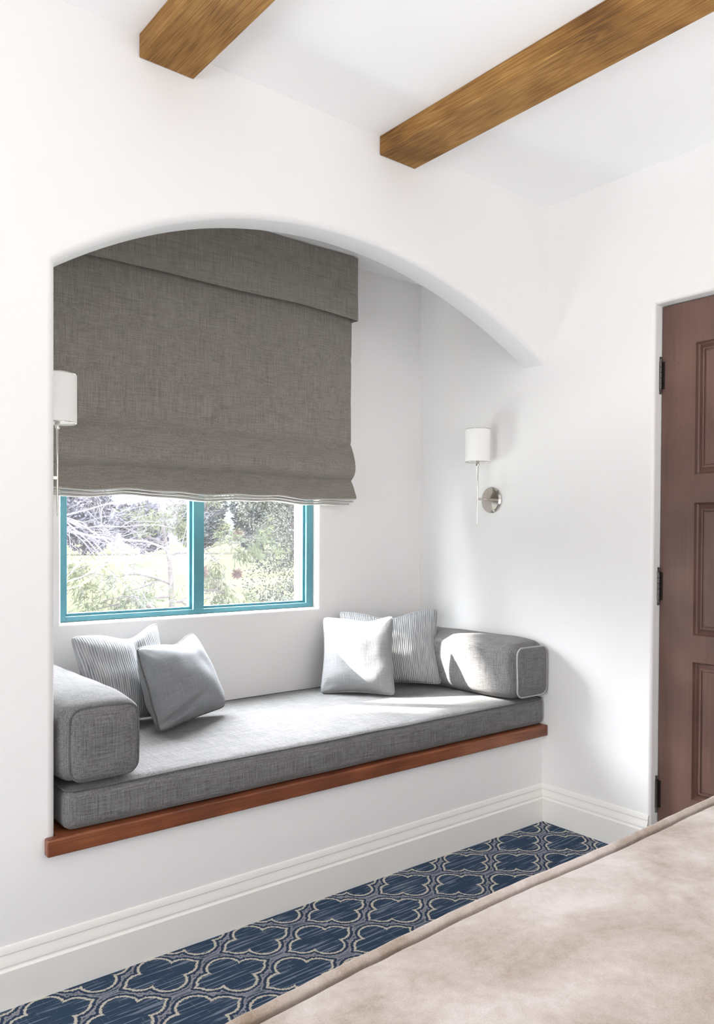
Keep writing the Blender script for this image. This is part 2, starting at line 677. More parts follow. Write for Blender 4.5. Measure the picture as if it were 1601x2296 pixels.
box(bm, (-ALC_W - 0.12, RF + 0.03, 0.2), (-ALC_W, ALC_D, ALC_H))
struct('wall_alcove_left', bm, M_WALL)
bm = bmesh.new()
box(bm, (-ALC_W - 0.1, ARCH_T - 0.004, ALC_H), (0.0, ALC_D, ALC_H + 0.15))
struct('ceiling_alcove', bm, M_CEIL)

# baseboards
PROF = [(0.020, 0.0), (0.020, 0.098), (0.014, 0.103), (0.0135, 0.106), (0.015, 0.110), (0.013, 0.122), (0.008, 0.131),
        (0.0075, 0.136), (0.009, 0.139), (0.007, 0.150), (0.004, 0.156), (0.0, 0.158)]
bm = bmesh.new()
sheet(bm, [[(X_LEFT, -d, z_) for d, z_ in PROF], [(-0.0, -d, z_) for d, z_ in PROF]])
struct('baseboard_front', bm, M_TRIM, smooth=0.5)
bm = bmesh.new()
sheet(bm, [[(-d, 0, z_) for d, z_ in PROF], [(-d, DY0 + 0.004, z_) for d, z_ in PROF]])
bm.faces.new([bm.verts.new((-d, DY0 + 0.004, z_)) for d, z_ in PROF] + [bm.verts.new((0, DY0 + 0.004, 0))])
struct('baseboard_right', bm, M_TRIM, smooth=0.5)

# ------------------------------------------------------------------ door
door = tag(empty('door_1', (0, DY0, 0)), kind='structure')
DX = REV
panels = []
for (y0, y1) in ((-0.650, -0.905), (-1.020, -1.285)):
    for (z0, z1) in ((1.465, 1.955), (0.863, 1.358), (0.245, 0.762)):
        panels.append((y0, y1, z0, z1))
bm = bmesh.new()
yc = sorted({DY0 - 0.004, DY1 + 0.004} | {p[0] for p in panels} | {p[1] for p in panels}, reverse=True)
zc = sorted({0.012, DZ1 - 0.004} | {p[2] for p in panels} | {p[3] for p in panels})
for a, b in zip(yc, yc[1:]):
    for c, d in zip(zc, zc[1:]):
        if any(abs(a - p[0]) < 1e-6 and abs(c - p[2]) < 1e-6 for p in panels):
            continue
        quad(bm, (DX, a, c), (DX, b, c), (DX, b, d), (DX, a, d))
for y0, y1, z0, z1 in panels:
    lp = []
    for off, dep in ((0, 0), (0.003, 0.014), (0.008, 0.019), (0.015, 0.016), (0.024, 0.009), (0.028, 0.009), (0.029, 0.015),
                     (0.033, 0.015), (0.035, 0.011)):
        lp.append([(DX + dep, y0 - off, z0 + off), (DX + dep, y1 + off, z0 + off), (DX + dep, y1 + off, z1 - off), (DX + dep, y0 - off, z1 - off)])
    g_ = [[bm.verts.new(p) for p in l] for l in lp]
    for A, B in zip(g_, g_[1:]):
        for i in range(4):
            bm.faces.new((A[i], A[(i + 1) % 4], B[(i + 1) % 4], B[i]))
    bm.faces.new(g_[-1])
for p, q in (((DX, DY0 - 0.004), (DX + 0.04, DY0 - 0.004)), ((DX + 0.04, DY1 + 0.004), (DX, DY1 + 0.004))):
    quad(bm, (p[0], p[1], 0.012), (q[0], q[1], 0.012), (q[0], q[1], DZ1 - 0.004), (p[0], p[1], DZ1 - 0.004))
quad(bm, (DX + 0.042, DY0, 0), (DX + 0.042, DY1, 0), (DX + 0.042, DY1, DZ1), (DX + 0.042, DY0, DZ1))
link('door_leaf', bm, M_DOOR, door)
for z0, z1 in ((1.779, 1.924), (0.966, 1.114), (0.161, 0.306)):
    hx, hy = DX - 0.010, DY0 - 0.001
    bm = bmesh.new()
    L = z1 - z0
    prof = [(0.0, 0.0), (0.0045, 0.001), (0.0066, 0.005), (0.0045, 0.009), (0.0036, 0.011), (0.0068, 0.013), (0.0068, 0.017), (0.0056, 0.019)]
    body = []
    for k in range(5):
        a_ = 0.020 + (L - 0.040) * k / 5
        b_ = 0.020 + (L - 0.040) * (k + 1) / 5
        body += [(0.0056, a_), (0.0075, a_ + 0.001), (0.0075, b_ - 0.001), (0.0056, b_)]
    prof = prof + body + [(r, L - h_) for r, h_ in reversed(prof)]
    lathe(bm, prof, (hx, hy, z0), 'z', 16)
    hinge = link('hinge', bm, M_IRON, door, smooth=0.6)
    bm = bmesh.new()
    box(bm, (hx, hy - 0.004, z0 + 0.020), (DX + 0.001, hy + 0.0005, z1 - 0.020), 0.0006, 1)
    box(bm, (DX - 0.002, hy - 0.014, z0 + 0.020), (DX + 0.001, hy - 0.002, z1 - 0.020), 0.0006, 1)
    lf = link('hinge_leaf', bm, M_IRON_SHADED, hinge)
    lf.location = (0, 0, 0)

# ------------------------------------------------------------------ window
win = tag(empty('window_1', (WX0, 0.82, WZ0)), kind='structure')
FY0, FY1 = 0.820, 0.878
FXL, FXR, FZB, FZT = WX0 + 0.001, WX1 - 0.001, WZ0 + 0.001, WZ1 - 0.001
bm = bmesh.new()
box(bm, (FXL, FY0, FZB), (FXL + 0.028, FY1, FZT), 0.002)
box(bm, (FXR - 0.037, FY0, FZB), (FXR, FY1, FZT), 0.002)
box(bm, (FXL + 0.0275, FY0 + 0.0004, FZB), (FXR - 0.0365, FY1, FZB + 0.020), 0.001)
box(bm, (FXL + 0.0275, FY0 + 0.0004, FZT - 0.03), (FXR - 0.0365, FY1, FZT), 0.001)
link('window_frame', bm, M_TEAL, win)
bm = bmesh.new()
box(bm, (-1.254, FY0 - 0.004, FZB + 0.018), (-1.206, FY1 - 0.01, FZT - 0.03), 0.002)
link('meeting_rail', bm, M_TEAL, win)
for a, b in ((FXL + 0.028, -1.254), (-1.206, FXR - 0.037)):
    bm = bmesh.new()
    y0, y1, w = FY0 + 0.016, FY0 + 0.040, 0.010
    zb, zt_ = FZB + 0.020, FZT - 0.03
    box(bm, (a, y0, zb), (a + w, y1, zt_), 0.001, 1)
    box(bm, (b - w, y0, zb), (b, y1, zt_), 0.001, 1)
    box(bm, (a + w - 0.0005, y0 + 0.0004, zb), (b - w + 0.0005, y1, zb + w))
    box(bm, (a + w - 0.0005, y0 + 0.0004, zt_ - w), (b - w + 0.0005, y1, zt_))
    s_ = link('sash', bm, M_TEAL, win)
    bm = bmesh.new()
    box(bm, (a + w - 0.002, y0 + 0.010, zb + w - 0.002), (b - w + 0.002, y0 + 0.014, zt_ - w + 0.002))
    p_ = link('glass_pane', bm, M_GLASS, s_)
    p_.location = (0, 0, 0)

# ------------------------------------------------------------------ ceiling beams
for i, (x0, x1, label) in enumerate(((-1.847, -1.677, 'rough-sawn wooden ceiling beam above the taupe roman blind, nearer the left edge'),
                                     (-0.949, -0.778, 'long rough-sawn wooden ceiling beam that crosses the photo to the upper right corner'))):
    bm = bmesh.new()
    box(bm, (x0, Y_BACK, 2.583), (x1, -0.001, H), 0.002, 1)
    for v in bm.verts:
        v.co.x += 0.0015 * fnoise(v.co.y * 3, v.co.z * 9, i)
    o = link('ceiling_beam', bm, M_BEAM, loc=((x0 + x1) / 2, Y_BACK, 2.583) if i else ((x0 + x1) / 2 - 0.013, Y_BACK + 0.31, 2.583))
    tag(o, label, 'ceiling beam', 'ceiling beams')

# ------------------------------------------------------------------ bench: board, mattress, bolsters
bm = bmesh.new()
box(bm, (-2.111, -0.030, BOARD_Z0), (-0.003, -0.0005, BOARD_Z1), 0.005, 3)
box(bm, (-2.079, -0.004, BOARD_Z0 + 0.001), (-0.003, ALC_D - 0.003, BOARD_Z1 - 0.0005), 0.0)
tag(link('bench_board', bm, M_BOARD, loc=(-1.05, 0.3, BOARD_Z0)),
    'red-brown wooden seat board edging the window bench under the grey mattress', 'bench board')


def cushion(bm, lo, hi, r, puff=(0, 0, 0), cells=(24, 16, 8), taper=None):
    """rounded box with puffed faces"""
    lo, hi = Vector(lo), Vector(hi)
    c, h = (lo + hi) / 2, (hi - lo) / 2
    verts = {}

    def axis(n, hh):
        out = []
        for i in range(n + 1):
            t = -1 + 2 * i / n
            e = 1 - min(0.9, 2.2 * r / hh) if hh > 0 else 0.5
            out.append(t)
        # denser near the ends
        return [math.copysign(abs(t) ** 0.75 if r / hh < 0.4 else abs(t) ** 0.9, t) * hh for t in out]
    ax = [axis(cells[i], h[i]) for i in range(3)]

    def place(p):
        q = Vector([max(-(h[i] - r), min(h[i] - r, p[i])) for i in range(3)])
        d = p - q
        if d.length > 1e-9:
            # push cube corners on to the rounding
            pos = q + d.normalized() * r if max(abs(p[i]) - (h[i] - r) for i in range(3)) > 0 else p
        else:
            pos = p
        u = [p[i] / h[i] for i in range(3)]
        for i in range(3):
            j, k = (i + 1) % 3, (i + 2) % 3
            pos = pos.copy()
            if i == 2 and u[i] < 0: continue      # flat underside where it rests
            pos[i] += puff[i] * u[i] * (1 - u[j] ** 2) * (1 - u[k] ** 4)
        if taper: pos = taper(pos, u)
        return c + pos

    def vert(p):
        key = tuple(round(v, 6) for v in p)
        if key not in verts:
            verts[key] = bm.verts.new(place(Vector(p)))
        return verts[key]
    for i in range(3):
        j, k = (i + 1) % 3, (i + 2) % 3
        for s in (-1, 1):
            for a, a2 in zip(ax[j], ax[j][1:]):
                for b, b2 in zip(ax[k], ax[k][1:]):
                    ps = []
                    for (m_, n_) in ((a, b), (a2, b), (a2, b2), (a, b2)):
                        p = [0, 0, 0]
                        p[i], p[j], p[k] = s * h[i], m_, n_
                        ps.append(vert(p))
                    if len(set(ps)) == 4:
                        try: bm.faces.new(ps if s > 0 else ps[::-1])
                        except ValueError: pass


def rrect(x0, x1, z0, z1, r, n=6):
    out = []
    for cx, cz, a0 in ((x1 - r, z1 - r, 0), (x0 + r, z1 - r, 90), (x0 + r, z0 + r, 180), (x1 - r, z0 + r, 270)):
        for k in range(n + 1):
            a = math.radians(a0 + 90 * k / n)
            out.append((cx + r * math.cos(a), cz + r * math.sin(a)))
    return out


def densify(pts, step=0.02, closed=True):
    out = []
    n = len(pts)
    for i in range(n if closed else n - 1):
        a, b = Vector(pts[i]), Vector(pts[(i + 1) % n])
        m_ = max(1, int((b - a).length / step))
        for k in range(m_):
            out.append(a.lerp(b, k / m_))
    if not closed: out.append(Vector(pts[-1]))
    return out


MX0, MX1, MY0, MY1, MZ0, MZ1 = -2.060, -0.004, -0.014, 0.777, 0.418, 0.534


def m_wave(pos, u):
    p = pos.copy()
    p.z += 0.003 * fnoise(pos.x * 4, pos.y * 5, 1.3) * max(0.0, u[2])
    p.y += 0.004 * fnoise(pos.x * 5, 0, pos.z * 6) * (1 if u[1] < 0 else 0)
    return p


bm = bmesh.new()
cushion(bm, (MX0, MY0, MZ0), (MX1, MY1, MZ1), 0.028, (0, 0.006, 0.006), (90, 40, 12), m_wave)
matt = tag(link('bench_mattress', bm, M_BENCH, smooth=True, loc=(-1.04, 0.38, MZ0)),
           'long grey linen seat mattress on the wooden window bench', 'bench mattress')
bm = bmesh.new()
loop = rrect(MX0 + 0.004, MX1 - 0.002, MY0 + 0.003, MY1 - 0.003, 0.03)
loop = densify([(a, b, 0) for a, b in loop], 0.03)
tube(bm, [(p.x, p.y + 0.004 * fnoise((p.x + 1.035) * 5, 0, 0.2), MZ1 - 0.0045 + 0.003 * fnoise(p.x * 4, p.y * 5, 1.3)) for p in loop], 0.0030, 6, True)
p_ = link('piping', bm, M_PIPE_DARK, matt, smooth=True)


def bolster(name, x0, x1, y0, y1, z0, z1, label, face, seed, pipe):
    bm = bmesh.new()

    def tp(pos, u):
        p = pos.copy()
        k = 1 - 0.085 * max(0, (-u[1] - 0.45) / 0.55) ** 2.2      # narrows towards the piped front panel
        p.x *= k
        p.z *= k
        p += Vector((0.004 * fnoise(pos.y * 9, pos.z * 8, seed), 0, 0.004 * fnoise(pos.x * 7, pos.y * 7, seed + 3) * max(0.0, u[2]))) 
        return p
    cushion(bm, (x0, y0, z0), (x1, y1, z1), 0.045, (0.012, 0.008, 0.010), (16, 44, 16), tp)
    c = ((x0 + x1) / 2, (y0 + y1) / 2, z0)
    o = tag(link(name, bm, M_BENCH, smooth=True, loc=c), label, 'bolster', 'bolsters at the ends of the window bench')
    bm = bmesh.new()
    fx0, fx1, fz0, fz1, fy = face
    lp = densify([(a, fy, b) for a, b in rrect(fx0, fx1, fz0, fz1, 0.034)], 0.02)
    tube(bm, [p + Vector((0.0, 0.004 * fnoise(p.x * 9, p.z * 9, seed), 0)) for p in lp], 0.0034, 7, True)
    link('piping', bm, pipe, o, smooth=True)
    # quilted front panel
    bm = bmesh.new()
    n = 14
    rows = []
    for i in range(n + 1):
        row = []
        for j in range(n + 1):
            u, v = -1 + 2 * i / n, -1 + 2 * j / n
            # square to rounded square
            uu = u * math.sqrt(1 - 0.16 * v * v * v * v * u * u)
            vv = v * math.sqrt(1 - 0.16 * u * u * u * u * v * v)
            row.append((fx0 + (fx1 - fx0) * (uu + 1) / 2, fy - 0.0005 - 0.014 * ((1 - u ** 4) * (1 - v ** 4)) ** 0.7,
                        fz0 + (fz1 - fz0) * (vv + 1) / 2))
        rows.append(row)
    sheet(bm, rows)
    link('front_panel', bm, M_BENCH, o, smooth=True)
    return o


bolster('bolster', -2.076, -1.828, -0.012, 0.765, 0.541, 0.762,
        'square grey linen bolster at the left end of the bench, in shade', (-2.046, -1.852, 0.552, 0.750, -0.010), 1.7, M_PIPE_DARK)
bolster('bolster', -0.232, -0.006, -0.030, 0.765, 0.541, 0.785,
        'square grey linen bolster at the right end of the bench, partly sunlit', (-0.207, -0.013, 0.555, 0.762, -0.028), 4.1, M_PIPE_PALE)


# ------------------------------------------------------------------ pillows
def pillow(label, BL, BR, TR, TL, thick, mat, pipe_mat, seed, group, fold=None, flat=0.46, chop=(0.0, 0.0), e=0.09):
    BL, BR, TR, TL = map(Vector, (BL, BR, TR, TL))
    c = (BL + BR + TR + TL) / 4
    nv = (BR - BL).cross(TL - BL).normalized()
    if nv.dot(Vector(CAM_POS) - c) < 0: nv = -nv
    W = ((BR - BL).length + (TR - TL).length) / 2
    Hh = ((TL - BL).length + (TR - BR).length) / 2
    n = 44

    def base(u, v):
        uu = u * (1 - e * (1 - v * v) * abs(u) ** 3) * (1 - 0.02 * (u * v) ** 4)
        vv = v * (1 - e * (1 - u * u) * abs(v) ** 3) * (1 - 0.02 * (u * v) ** 4)
        r = max(abs(u), abs(v))
        # rounded tips
        k = (u * u * v * v) ** 6
        uu *= 1 - 0.035 * k
        vv *= 1 - 0.035 * k
        a, b = (uu + 1) / 2, (vv + 1) / 2
        p = BL.lerp(BR, a).lerp(TL.lerp(TR, a), b)
        # seam waves and curled corners
        w = 0.007 * fnoise(u * 2.3, v * 2.3, seed)
        up_ = (TL + TR - BL - BR).normalized()
        p = p - up_ * chop[1] * math.exp(-((u - chop[0]) / 0.42) ** 2) * max(0.0, (v + 0.2) / 1.2) ** 2
        return p + nv * w

    def grid(side):
        rows = []
        for j in range(n + 1):
            row = []
            for i in range(n + 1):
                u, v = math.sin(PI / 2 * (-1 + 2 * i / n)), math.sin(PI / 2 * (-1 + 2 * j / n))
                hgt = ((1 - u * u) * (1 - v * v)) ** flat
                # full in the middle, fuller low down
                hgt *= 1 + 0.12 * (-v)
                p = base(u, v)
                wr = 0.0
                for cu, cv in ((1, 1), (-1, 1), (1, -1), (-1, -1)):
                    du, dv = u - cu, v - cv
                    rr_ = math.hypot(du, dv)
                    an = math.atan2(dv, du)
                    wr += math.sin(an * 7 + seed * 3 + cu + 2 * cv) * math.exp(-(rr_ / 0.40) ** 2) * min(1, rr_ * 3)
                d = thick * hgt + (0.0035 * wr + 0.005 * fnoise(u * 1.8 + seed, v * 1.8, side)) * min(1, 2.5 * hgt)
                if fold and side > 0:
                    for fu, fv, ang, dep, ln, wd in fold:
                        s_ = (u - fu) * math.cos(ang) + (v - fv) * math.sin(ang)
                        t_ = -(u - fu) * math.sin(ang) + (v - fv) * math.cos(ang)
                        d -= dep * math.exp(-(s_ / ln) ** 2 - (t_ / wd) ** 2)
                row.append((p + nv * side * d, (u * W / 2, v * Hh / 2)))
            rows.append(row)
        return rows
    bm = bmesh.new()
    uvl = bm.loops.layers.uv.new('UVMap')
    for side in (1, -1):
        rows = grid(side)
        vs = [[bm.verts.new(p) for p, _ in r] for r in rows]
        for j in range(n):
            for i in range(n):
                idx = ((j, i), (j, i + 1), (j + 1, i + 1), (j + 1, i))
                f = bm.faces.new([vs[a][b] for a, b in idx])
                f.smooth = True
                for l, (a, b) in zip(f.loops, idx):
                    l[uvl].uv = rows[a][b][1]
    bmesh.ops.remove_doubles(bm, verts=bm.verts[:], dist=0.0004)
    loc = (c.x, c.y, min(BL.z, BR.z))
    o = tag(link('pillow', bm, mat, smooth=True, loc=loc), label, 'pillow', group)
    bm = bmesh.new()
    lp = []
    m_ = 30
    for s in range(4):
        for k in range(m_):
            t = math.sin(PI / 2 * (-1 + 2 * k / m_))
            u, v = ((t, -1), (1, t), (-t, 1), (-1, -t))[s]
            lp.append(base(u, v))
    tube(bm, lp, 0.0040, 7, True)
    link('piping', bm, pipe_mat, o, smooth=True)
    return o


PG = 'pillows on the window bench'
pillow('pale striped pillow leaning in the left corner behind the plain grey pillow',
       (-1.80, 0.50, 0.56), (-1.45, 0.60, 0.545), (-1.448, 0.742, 0.888), (-1.838, 0.60, 0.872), 0.064, M_STRIPE, M_STRIPE, 2.2, PG,
       fold=[(0.25, 0.45, PI / 2, 0.016, 0.35, 0.12)], chop=(0.25, 0.035))
pillow('plain mid grey pillow leaning on the striped pillow at the left end',
       (-1.618, 0.360, 0.548), (-1.262, 0.53, 0.566), (-1.352, 0.632, 0.850), (-1.648, 0.49, 0.828), 0.086, M_PILLOW_GREY, M_PIPE_DARK, 5.4, PG, chop=(0.25, 0.022), e=0.05,
       fold=[(-0.55, -0.72, 0.30, 0.030, 0.42, 0.07)])
pillow('pale striped pillow behind the sunlit plain one at the right end',
       (-0.53, 0.66, 0.545), (-0.240, 0.375, 0.556), (-0.175, 0.470, 0.895), (-0.565, 0.730, 0.880), 0.058, M_STRIPE, M_STRIPE, 8.1, PG, chop=(0.0, 0.03))
pillow('pale plain woven pillow in front at the right, half in sun',
       (-0.752, 0.612, 0.540), (-0.530, 0.368, 0.541), (-0.425, 0.500, 0.873), (-0.648, 0.733, 0.859), 0.058, M_PILLOW_PALE, M_PILLOW_PALE, 3.3, PG, chop=(0.30, 0.016))

# ------------------------------------------------------------------ roman blind
BX0, BX1, BY = -2.03, -0.504, 0.715
blind = tag(empty('roman_blind', (-1.27, BY, 2.5)),
            'taupe linen roman blind half drawn over the teal-framed window', 'roman blind')


def xs(a, b, n): return [a + (b - a) * i / n for i in range(n + 1)]


prof = []
zz = 2.44
while zz > 1.67:
    prof.append((zz, 0.0))
    zz -= 0.02
prof += [(1.662, 0.001), (1.652, -0.002), (1.640, 0.004), (1.62, 0.012), (1.60, 0.020), (1.57, 0.029), (1.545, 0.033), (1.525, 0.032), (1.508, 0.026),
         (1.495, 0.016), (1.486, 0.006), (1.481, 0.000), (1.474, 0.004), (1.460, 0.014), (1.440, 0.024), (1.420, 0.033), (1.407, 0.039),
         (1.400, 0.041), (1.396, 0.038), (1.396, 0.030), (1.400, 0.015), (1.404, 0.0)]
cols = xs(BX0, BX1, 110)


def hang(x):          # the lower folds sag and ripple along their length
    return 0.006 * fnoise(x * 3.1, 2.0) + 0.003 * math.sin(x * 11) + 0.002 * math.sin(x * 27 + 1)


bm = bmesh.new()
rows = []
for z0, d in prof:
    row = []
    k = max(0.0, min(1.0, (1.70 - z0) / 0.25))
    for x in cols:
        w = 0.010 * fnoise(x * 4.5, z0 * 1.2, 3.0) + 0.004 * fnoise(x * 14, z0 * 2, 1.0)
        w *= min(1, max(0, (2.3 - z0) * 3))
        seam = 0.0
        for zs_ in (2.04, 1.850, 1.655):
            zsx = zs_ + 0.006 * fnoise(x * 6, zs_)
            seam -= 0.0035 * math.exp(-((z0 - zsx) / 0.012) ** 2)
            for xd in (-1.80, -1.56, -1.32, -1.08, -0.84, -0.60):
                seam -= 0.006 * math.exp(-((z0 - zsx) / 0.010) ** 2 - ((x - xd) / 0.020) ** 2)
        row.append((x, BY - d * (1 + 0.15 * fnoise(x * 5, 9)) - w * (1 - 0.6 * k) - seam, z0 + k * hang(x)))
    rows.append(row)
sheet(bm, rows)
link('blind_cloth', bm, M_BLIND, blind, smooth=True)
# valance: front board cloth with a return to the wall
bm = bmesh.new()
V0, V1, VY = -2.04, -0.500, 0.672
zb = lambda x: 2.212 + 0.020 * min(1, max(0, (V1 - x) / 0.35)) + 0.003 * math.sin(x * 7)
rows = []
front = xs(V0, V1 - 0.004, 80)
for t in [i / 12 for i in range(13)]:
    row = []
    for x in front:
        z_ = zb(x) + (ALC_H - 0.006 - zb(x)) * t
        row.append((x, VY - 0.004 * (1 - t) - 0.003 * fnoise(x * 3, t * 2), z_))
    row.append((V1, VY + 0.003, row[-1][2]))
    for yy in (0.70, 0.73, 0.76, ALC_D - 0.003):
        row.append((V1 - 0.002 * (1 - t), yy, zb(V1) + (ALC_H - 0.006 - zb(V1)) * t))
    rows.append(row)
back = [[(p[0] - (0.004 if p[1] > VY + 0.01 else 0), min(p[1] + (0.004 if p[1] < VY + 0.01 else 0), ALC_D - 0.003), p[2]) for p in rows[0]],]
sheet(bm, [back[0]] + rows)
link('valance', bm, M_BLIND, blind, smooth=0.9)
# folded edges of the lining stacked under the lowest fold
for k, (z0, d, xe) in enumerate(((1.3955, 0.040, -0.506), (1.3845, 0.026, -0.510), (1.3745, 0.012, -0.522))):
    bm = bmesh.new()
    rows = []
    for y_, zq in ((BY + 0.02, 0.004), (BY - d + 0.006, 0.004), (BY - d + 0.001, 0.003), (BY - d, 0.0), (BY - d + 0.001, -0.003),
                   (BY - d + 0.006, -0.004), (BY + 0.02, -0.004)):
        rows.append([(x, y_ - 0.003 * fnoise(x * 6, k), z0 + zq + 1.15 * hang(x) - 0.001 * k * math.sin(x * 9)) for x in xs(BX0, xe, 90)])
    g_ = sheet(bm, rows)
    bm.faces.new([r[-1] for r in g_])
    link('lining_fold', bm, M_LINING, blind, smooth=0.9)


# ------------------------------------------------------------------ wall sconces
def sconce(sx, wall_x, label):
    """sx: direction away from the wall"""
    y0, rx = 0.297, wall_x + sx * 0.101
    s = tag(empty('wall_sconce', (wall_x, y0, 1.398)), label, 'wall lamp', 'polished nickel sconces in the alcove')
    bm = bmesh.new()
    pr_ = [(0.0, 0.0), (0.056, 0.0), (0.060, 0.003), (0.060, 0.008), (0.056, 0.011), (0.052, 0.012), (0.050, 0.0135), (0.0, 0.0175)]
    lathe(bm, [(r, sx * h) for r, h in pr_], (wall_x, y0, 1.398), 'x', 48)
    link('backplate', bm, M_NICKEL, s, smooth=0.5)
    bm = bmesh.new()
    a, b = sorted((wall_x + sx * 0.014, rx))
    box(bm, (a, y0 - 0.004, 1.394), (b, y0 + 0.004, 1.405), 0.001, 1)
    link('arm', bm, M_NICKEL, s)
    bm = bmesh.new()
    lathe(bm, [(0.0, 0), (0.0012, 0.001), (0.0022, 0.01), (0.0030, 0.06), (0.0036, 0.11), (0.0036, 0.262), (0.0048, 0.264), (0.0048, 0.268), (0.002, 0.269)],
          (rx, y0, 1.283), 'z', 16)
    link('rod', bm, M_NICKEL, s, smooth=0.6)
    bm = bmesh.new()
    lathe(bm, [(0.004, 0), (0.0082, 0.001), (0.0082, 0.028), (0.0075, 0.030), (0.0075, 0.050), (0.002, 0.052)], (rx, y0, 1.549), 'z', 20)
    link('socket', bm, M_NICKEL, s, smooth=0.6)
    bm = bmesh.new()
    R, z0, z1 = 0.0565, 1.566, 1.716
    n = 56
    ring_ = lambda r, z_: [bm.verts.new((rx + r * math.cos(2 * PI * k / n), y0 + r * math.sin(2 * PI * k / n), z_)) for k in range(n)]
    rg = [ring_(R, z0), ring_(R, z1), ring_(R - 0.0025, z1), ring_(R - 0.0025, z0)]
    for A, B in zip(rg, rg[1:] + rg[:1]):
        for k in range(n):
            bm.faces.new((A[k], A[(k + 1) % n], B[(k + 1) % n], B[k]))
    sh = link('lamp_shade', bm, M_SHADE, s, smooth=0.6)
    for zt_ in (z0 + 0.001, z1 - 0.001):
        bm = bmesh.new()
        tube(bm, [(rx + R * math.cos(2 * PI * k / n), y0 + R * math.sin(2 * PI * k / n), zt_) for k in range(n)], 0.0016, 6, True)
        t_ = link('shade_trim', bm, M_NICKEL, sh, smooth=True)
        t_.location = (0, 0, 0)
    bm = bmesh.new()
    lathe(bm, [(R - 0.004, 0), (R - 0.003, 0.001), (R - 0.004, 0.002)], (rx, y0, z0 + 0.004), 'z', 48)
    d_ = link('diffuser', bm, M_SHADE, sh, smooth=0.5)
    d_.location = (0, 0, 0)


sconce(-1, 0.0, 'nickel wall sconce with white drum shade on the right side wall above the bolster')
sconce(1, -ALC_W, 'nickel wall sconce with white drum shade half hidden by the left alcove jamb')

# ------------------------------------------------------------------ bed
EX0, EX1, EY, EZ = -2.70, -0.80, -1.245, 0.606
bed = tag(empty('bed', (-1.75, -2.2, 0)), 'bed standing beside the camera with its foot towards the window bench', 'bed')
bm = bmesh.new()
cushion(bm, (EX0 + 0.05, -3.28, 0.30), (EX1 - 0.05, EY - 0.06, 0.585), 0.05, (0, 0, 0.0), (20, 20, 6))
link('mattress', bm, M_TRIM, bed, smooth=True)
bm = bmesh.new()
box(bm, (EX0 + 0.06, -3.28, 0.10), (EX1 - 0.06, EY - 0.07, 0.30), 0.01)
link('bed_base', bm, M_BOARD, bed)
for x in (EX0 + 0.12, EX1 - 0.17):
    for y in (-3.2, EY - 0.17):
        bm = bmesh.new()
        box(bm, (x, y, 0.0), (x + 0.06, y + 0.06, 0.10), 0.004)
        link('leg', bm, M_BOARD, bed)
# bedspread: hem hangs at the foot, a stuffed welt runs round the edge, then the soft top
bm = bmesh.new()
crs = [(-0.010, 0.20), (-0.006, 0.35), (-0.004, 0.50), (-0.003, 0.580)]
R = 0.0080
for k in range(9):
    a = PI - PI * 1.18 * k / 8
    crs.append((0.0055 + R * math.cos(a), 0.602 + R * math.sin(a)))
crs += [(0.0140, 0.588), (0.0150, 0.580), (0.0175, 0.580), (0.0185, 0.590), (0.021, 0.599), (0.027, 0.605), (0.040, 0.610), (0.070, 0.613), (0.11, 0.616)]
s_ = 0.15
while s_ < 2.05:
    crs.append((s_, 0.617 + 0.012 * (1 - math.exp(-(s_ - 0.15) / 0.4))))
    s_ += 0.03
# short return at each end is the same profile, swept round the rectangle as x rows
EDGE = ((-3.0, -1.33), (-2.7, -1.31), (-2.3, -1.280), (-2.05, -1.258), (-1.85, -1.246), (-1.6, -1.243), (-1.4, -1.240), (-1.2, -1.233), (-0.92, -1.224), (-0.7, -1.214))


def edge_y(x):
    for (a, ya), (b, yb) in zip(EDGE, EDGE[1:]):
        if a <= x <= b:
            return ya + (yb - ya) * (x - a) / (b - a)
    return EY


def spread_point(x, s, z_):
    side = min(x - EX0, EX1 - x)
    wob = 0.006 * fnoise(x * 3.3, 0.5) + 0.0025 * fnoise(x * 17, 1.5)
    top_ = 1 if s > 0.06 else (0.5 if s > 0.025 else 0.25)
    y = edge_y(x) - s + wob * max(0, 1 - s / 0.3) * 0.5
    amp = min(1, max(0, s - 0.03) / 0.25)
    dz = amp * (0.012 * fnoise(x * 2.2 + 0.6 * y, y * 2.6, 4.0) + 0.005 * fnoise(x * 6, y * 6, 2.0) + 0.0015 * fnoise(x * 20, y * 20, 6.0))
    if z_ > 0.56:
        dz += 0.003 * fnoise(x * 4, 7.7) + 0.0012 * fnoise(x * 22, s * 30, 3.3)
    return (x, y, z_ + dz)
cols = []
xw = EX0
prev_side = [(-0.010, 0.22), (-0.004, 0.50), (0.0, 0.585), (0.010, 0.606)]
X = [EX0 + 0.012 + (EX1 - EX0 - 0.024) * i / 210 for i in range(211)]
rows = []
for s, z_ in crs:
    row = []
    for dx, zz_ in ((-0.012, 0.22), (-0.012, 0.45), (-0.010, 0.585)):
        p = spread_point(X[0], s, z_)
        row.append((EX0 + dx + 0.0, p[1], min(zz_, p[2])))
    row += [spread_point(x, s, z_) for x in X]
    for dx, zz_ in ((0.010, 0.585), (0.012, 0.45), (0.012, 0.22)):
        p = spread_point(X[-1], s, z_)
        row.append((EX1 + dx, p[1], min(zz_, p[2])))
    rows.append(row)
sheet(bm, rows)
tag(link('bedspread', bm, M_SPREAD, smooth=True, loc=(-1.75, -2.2, 0.2)),
    'soft beige bedspread with a corded edge, covering the bed in the foreground', 'bedspread')

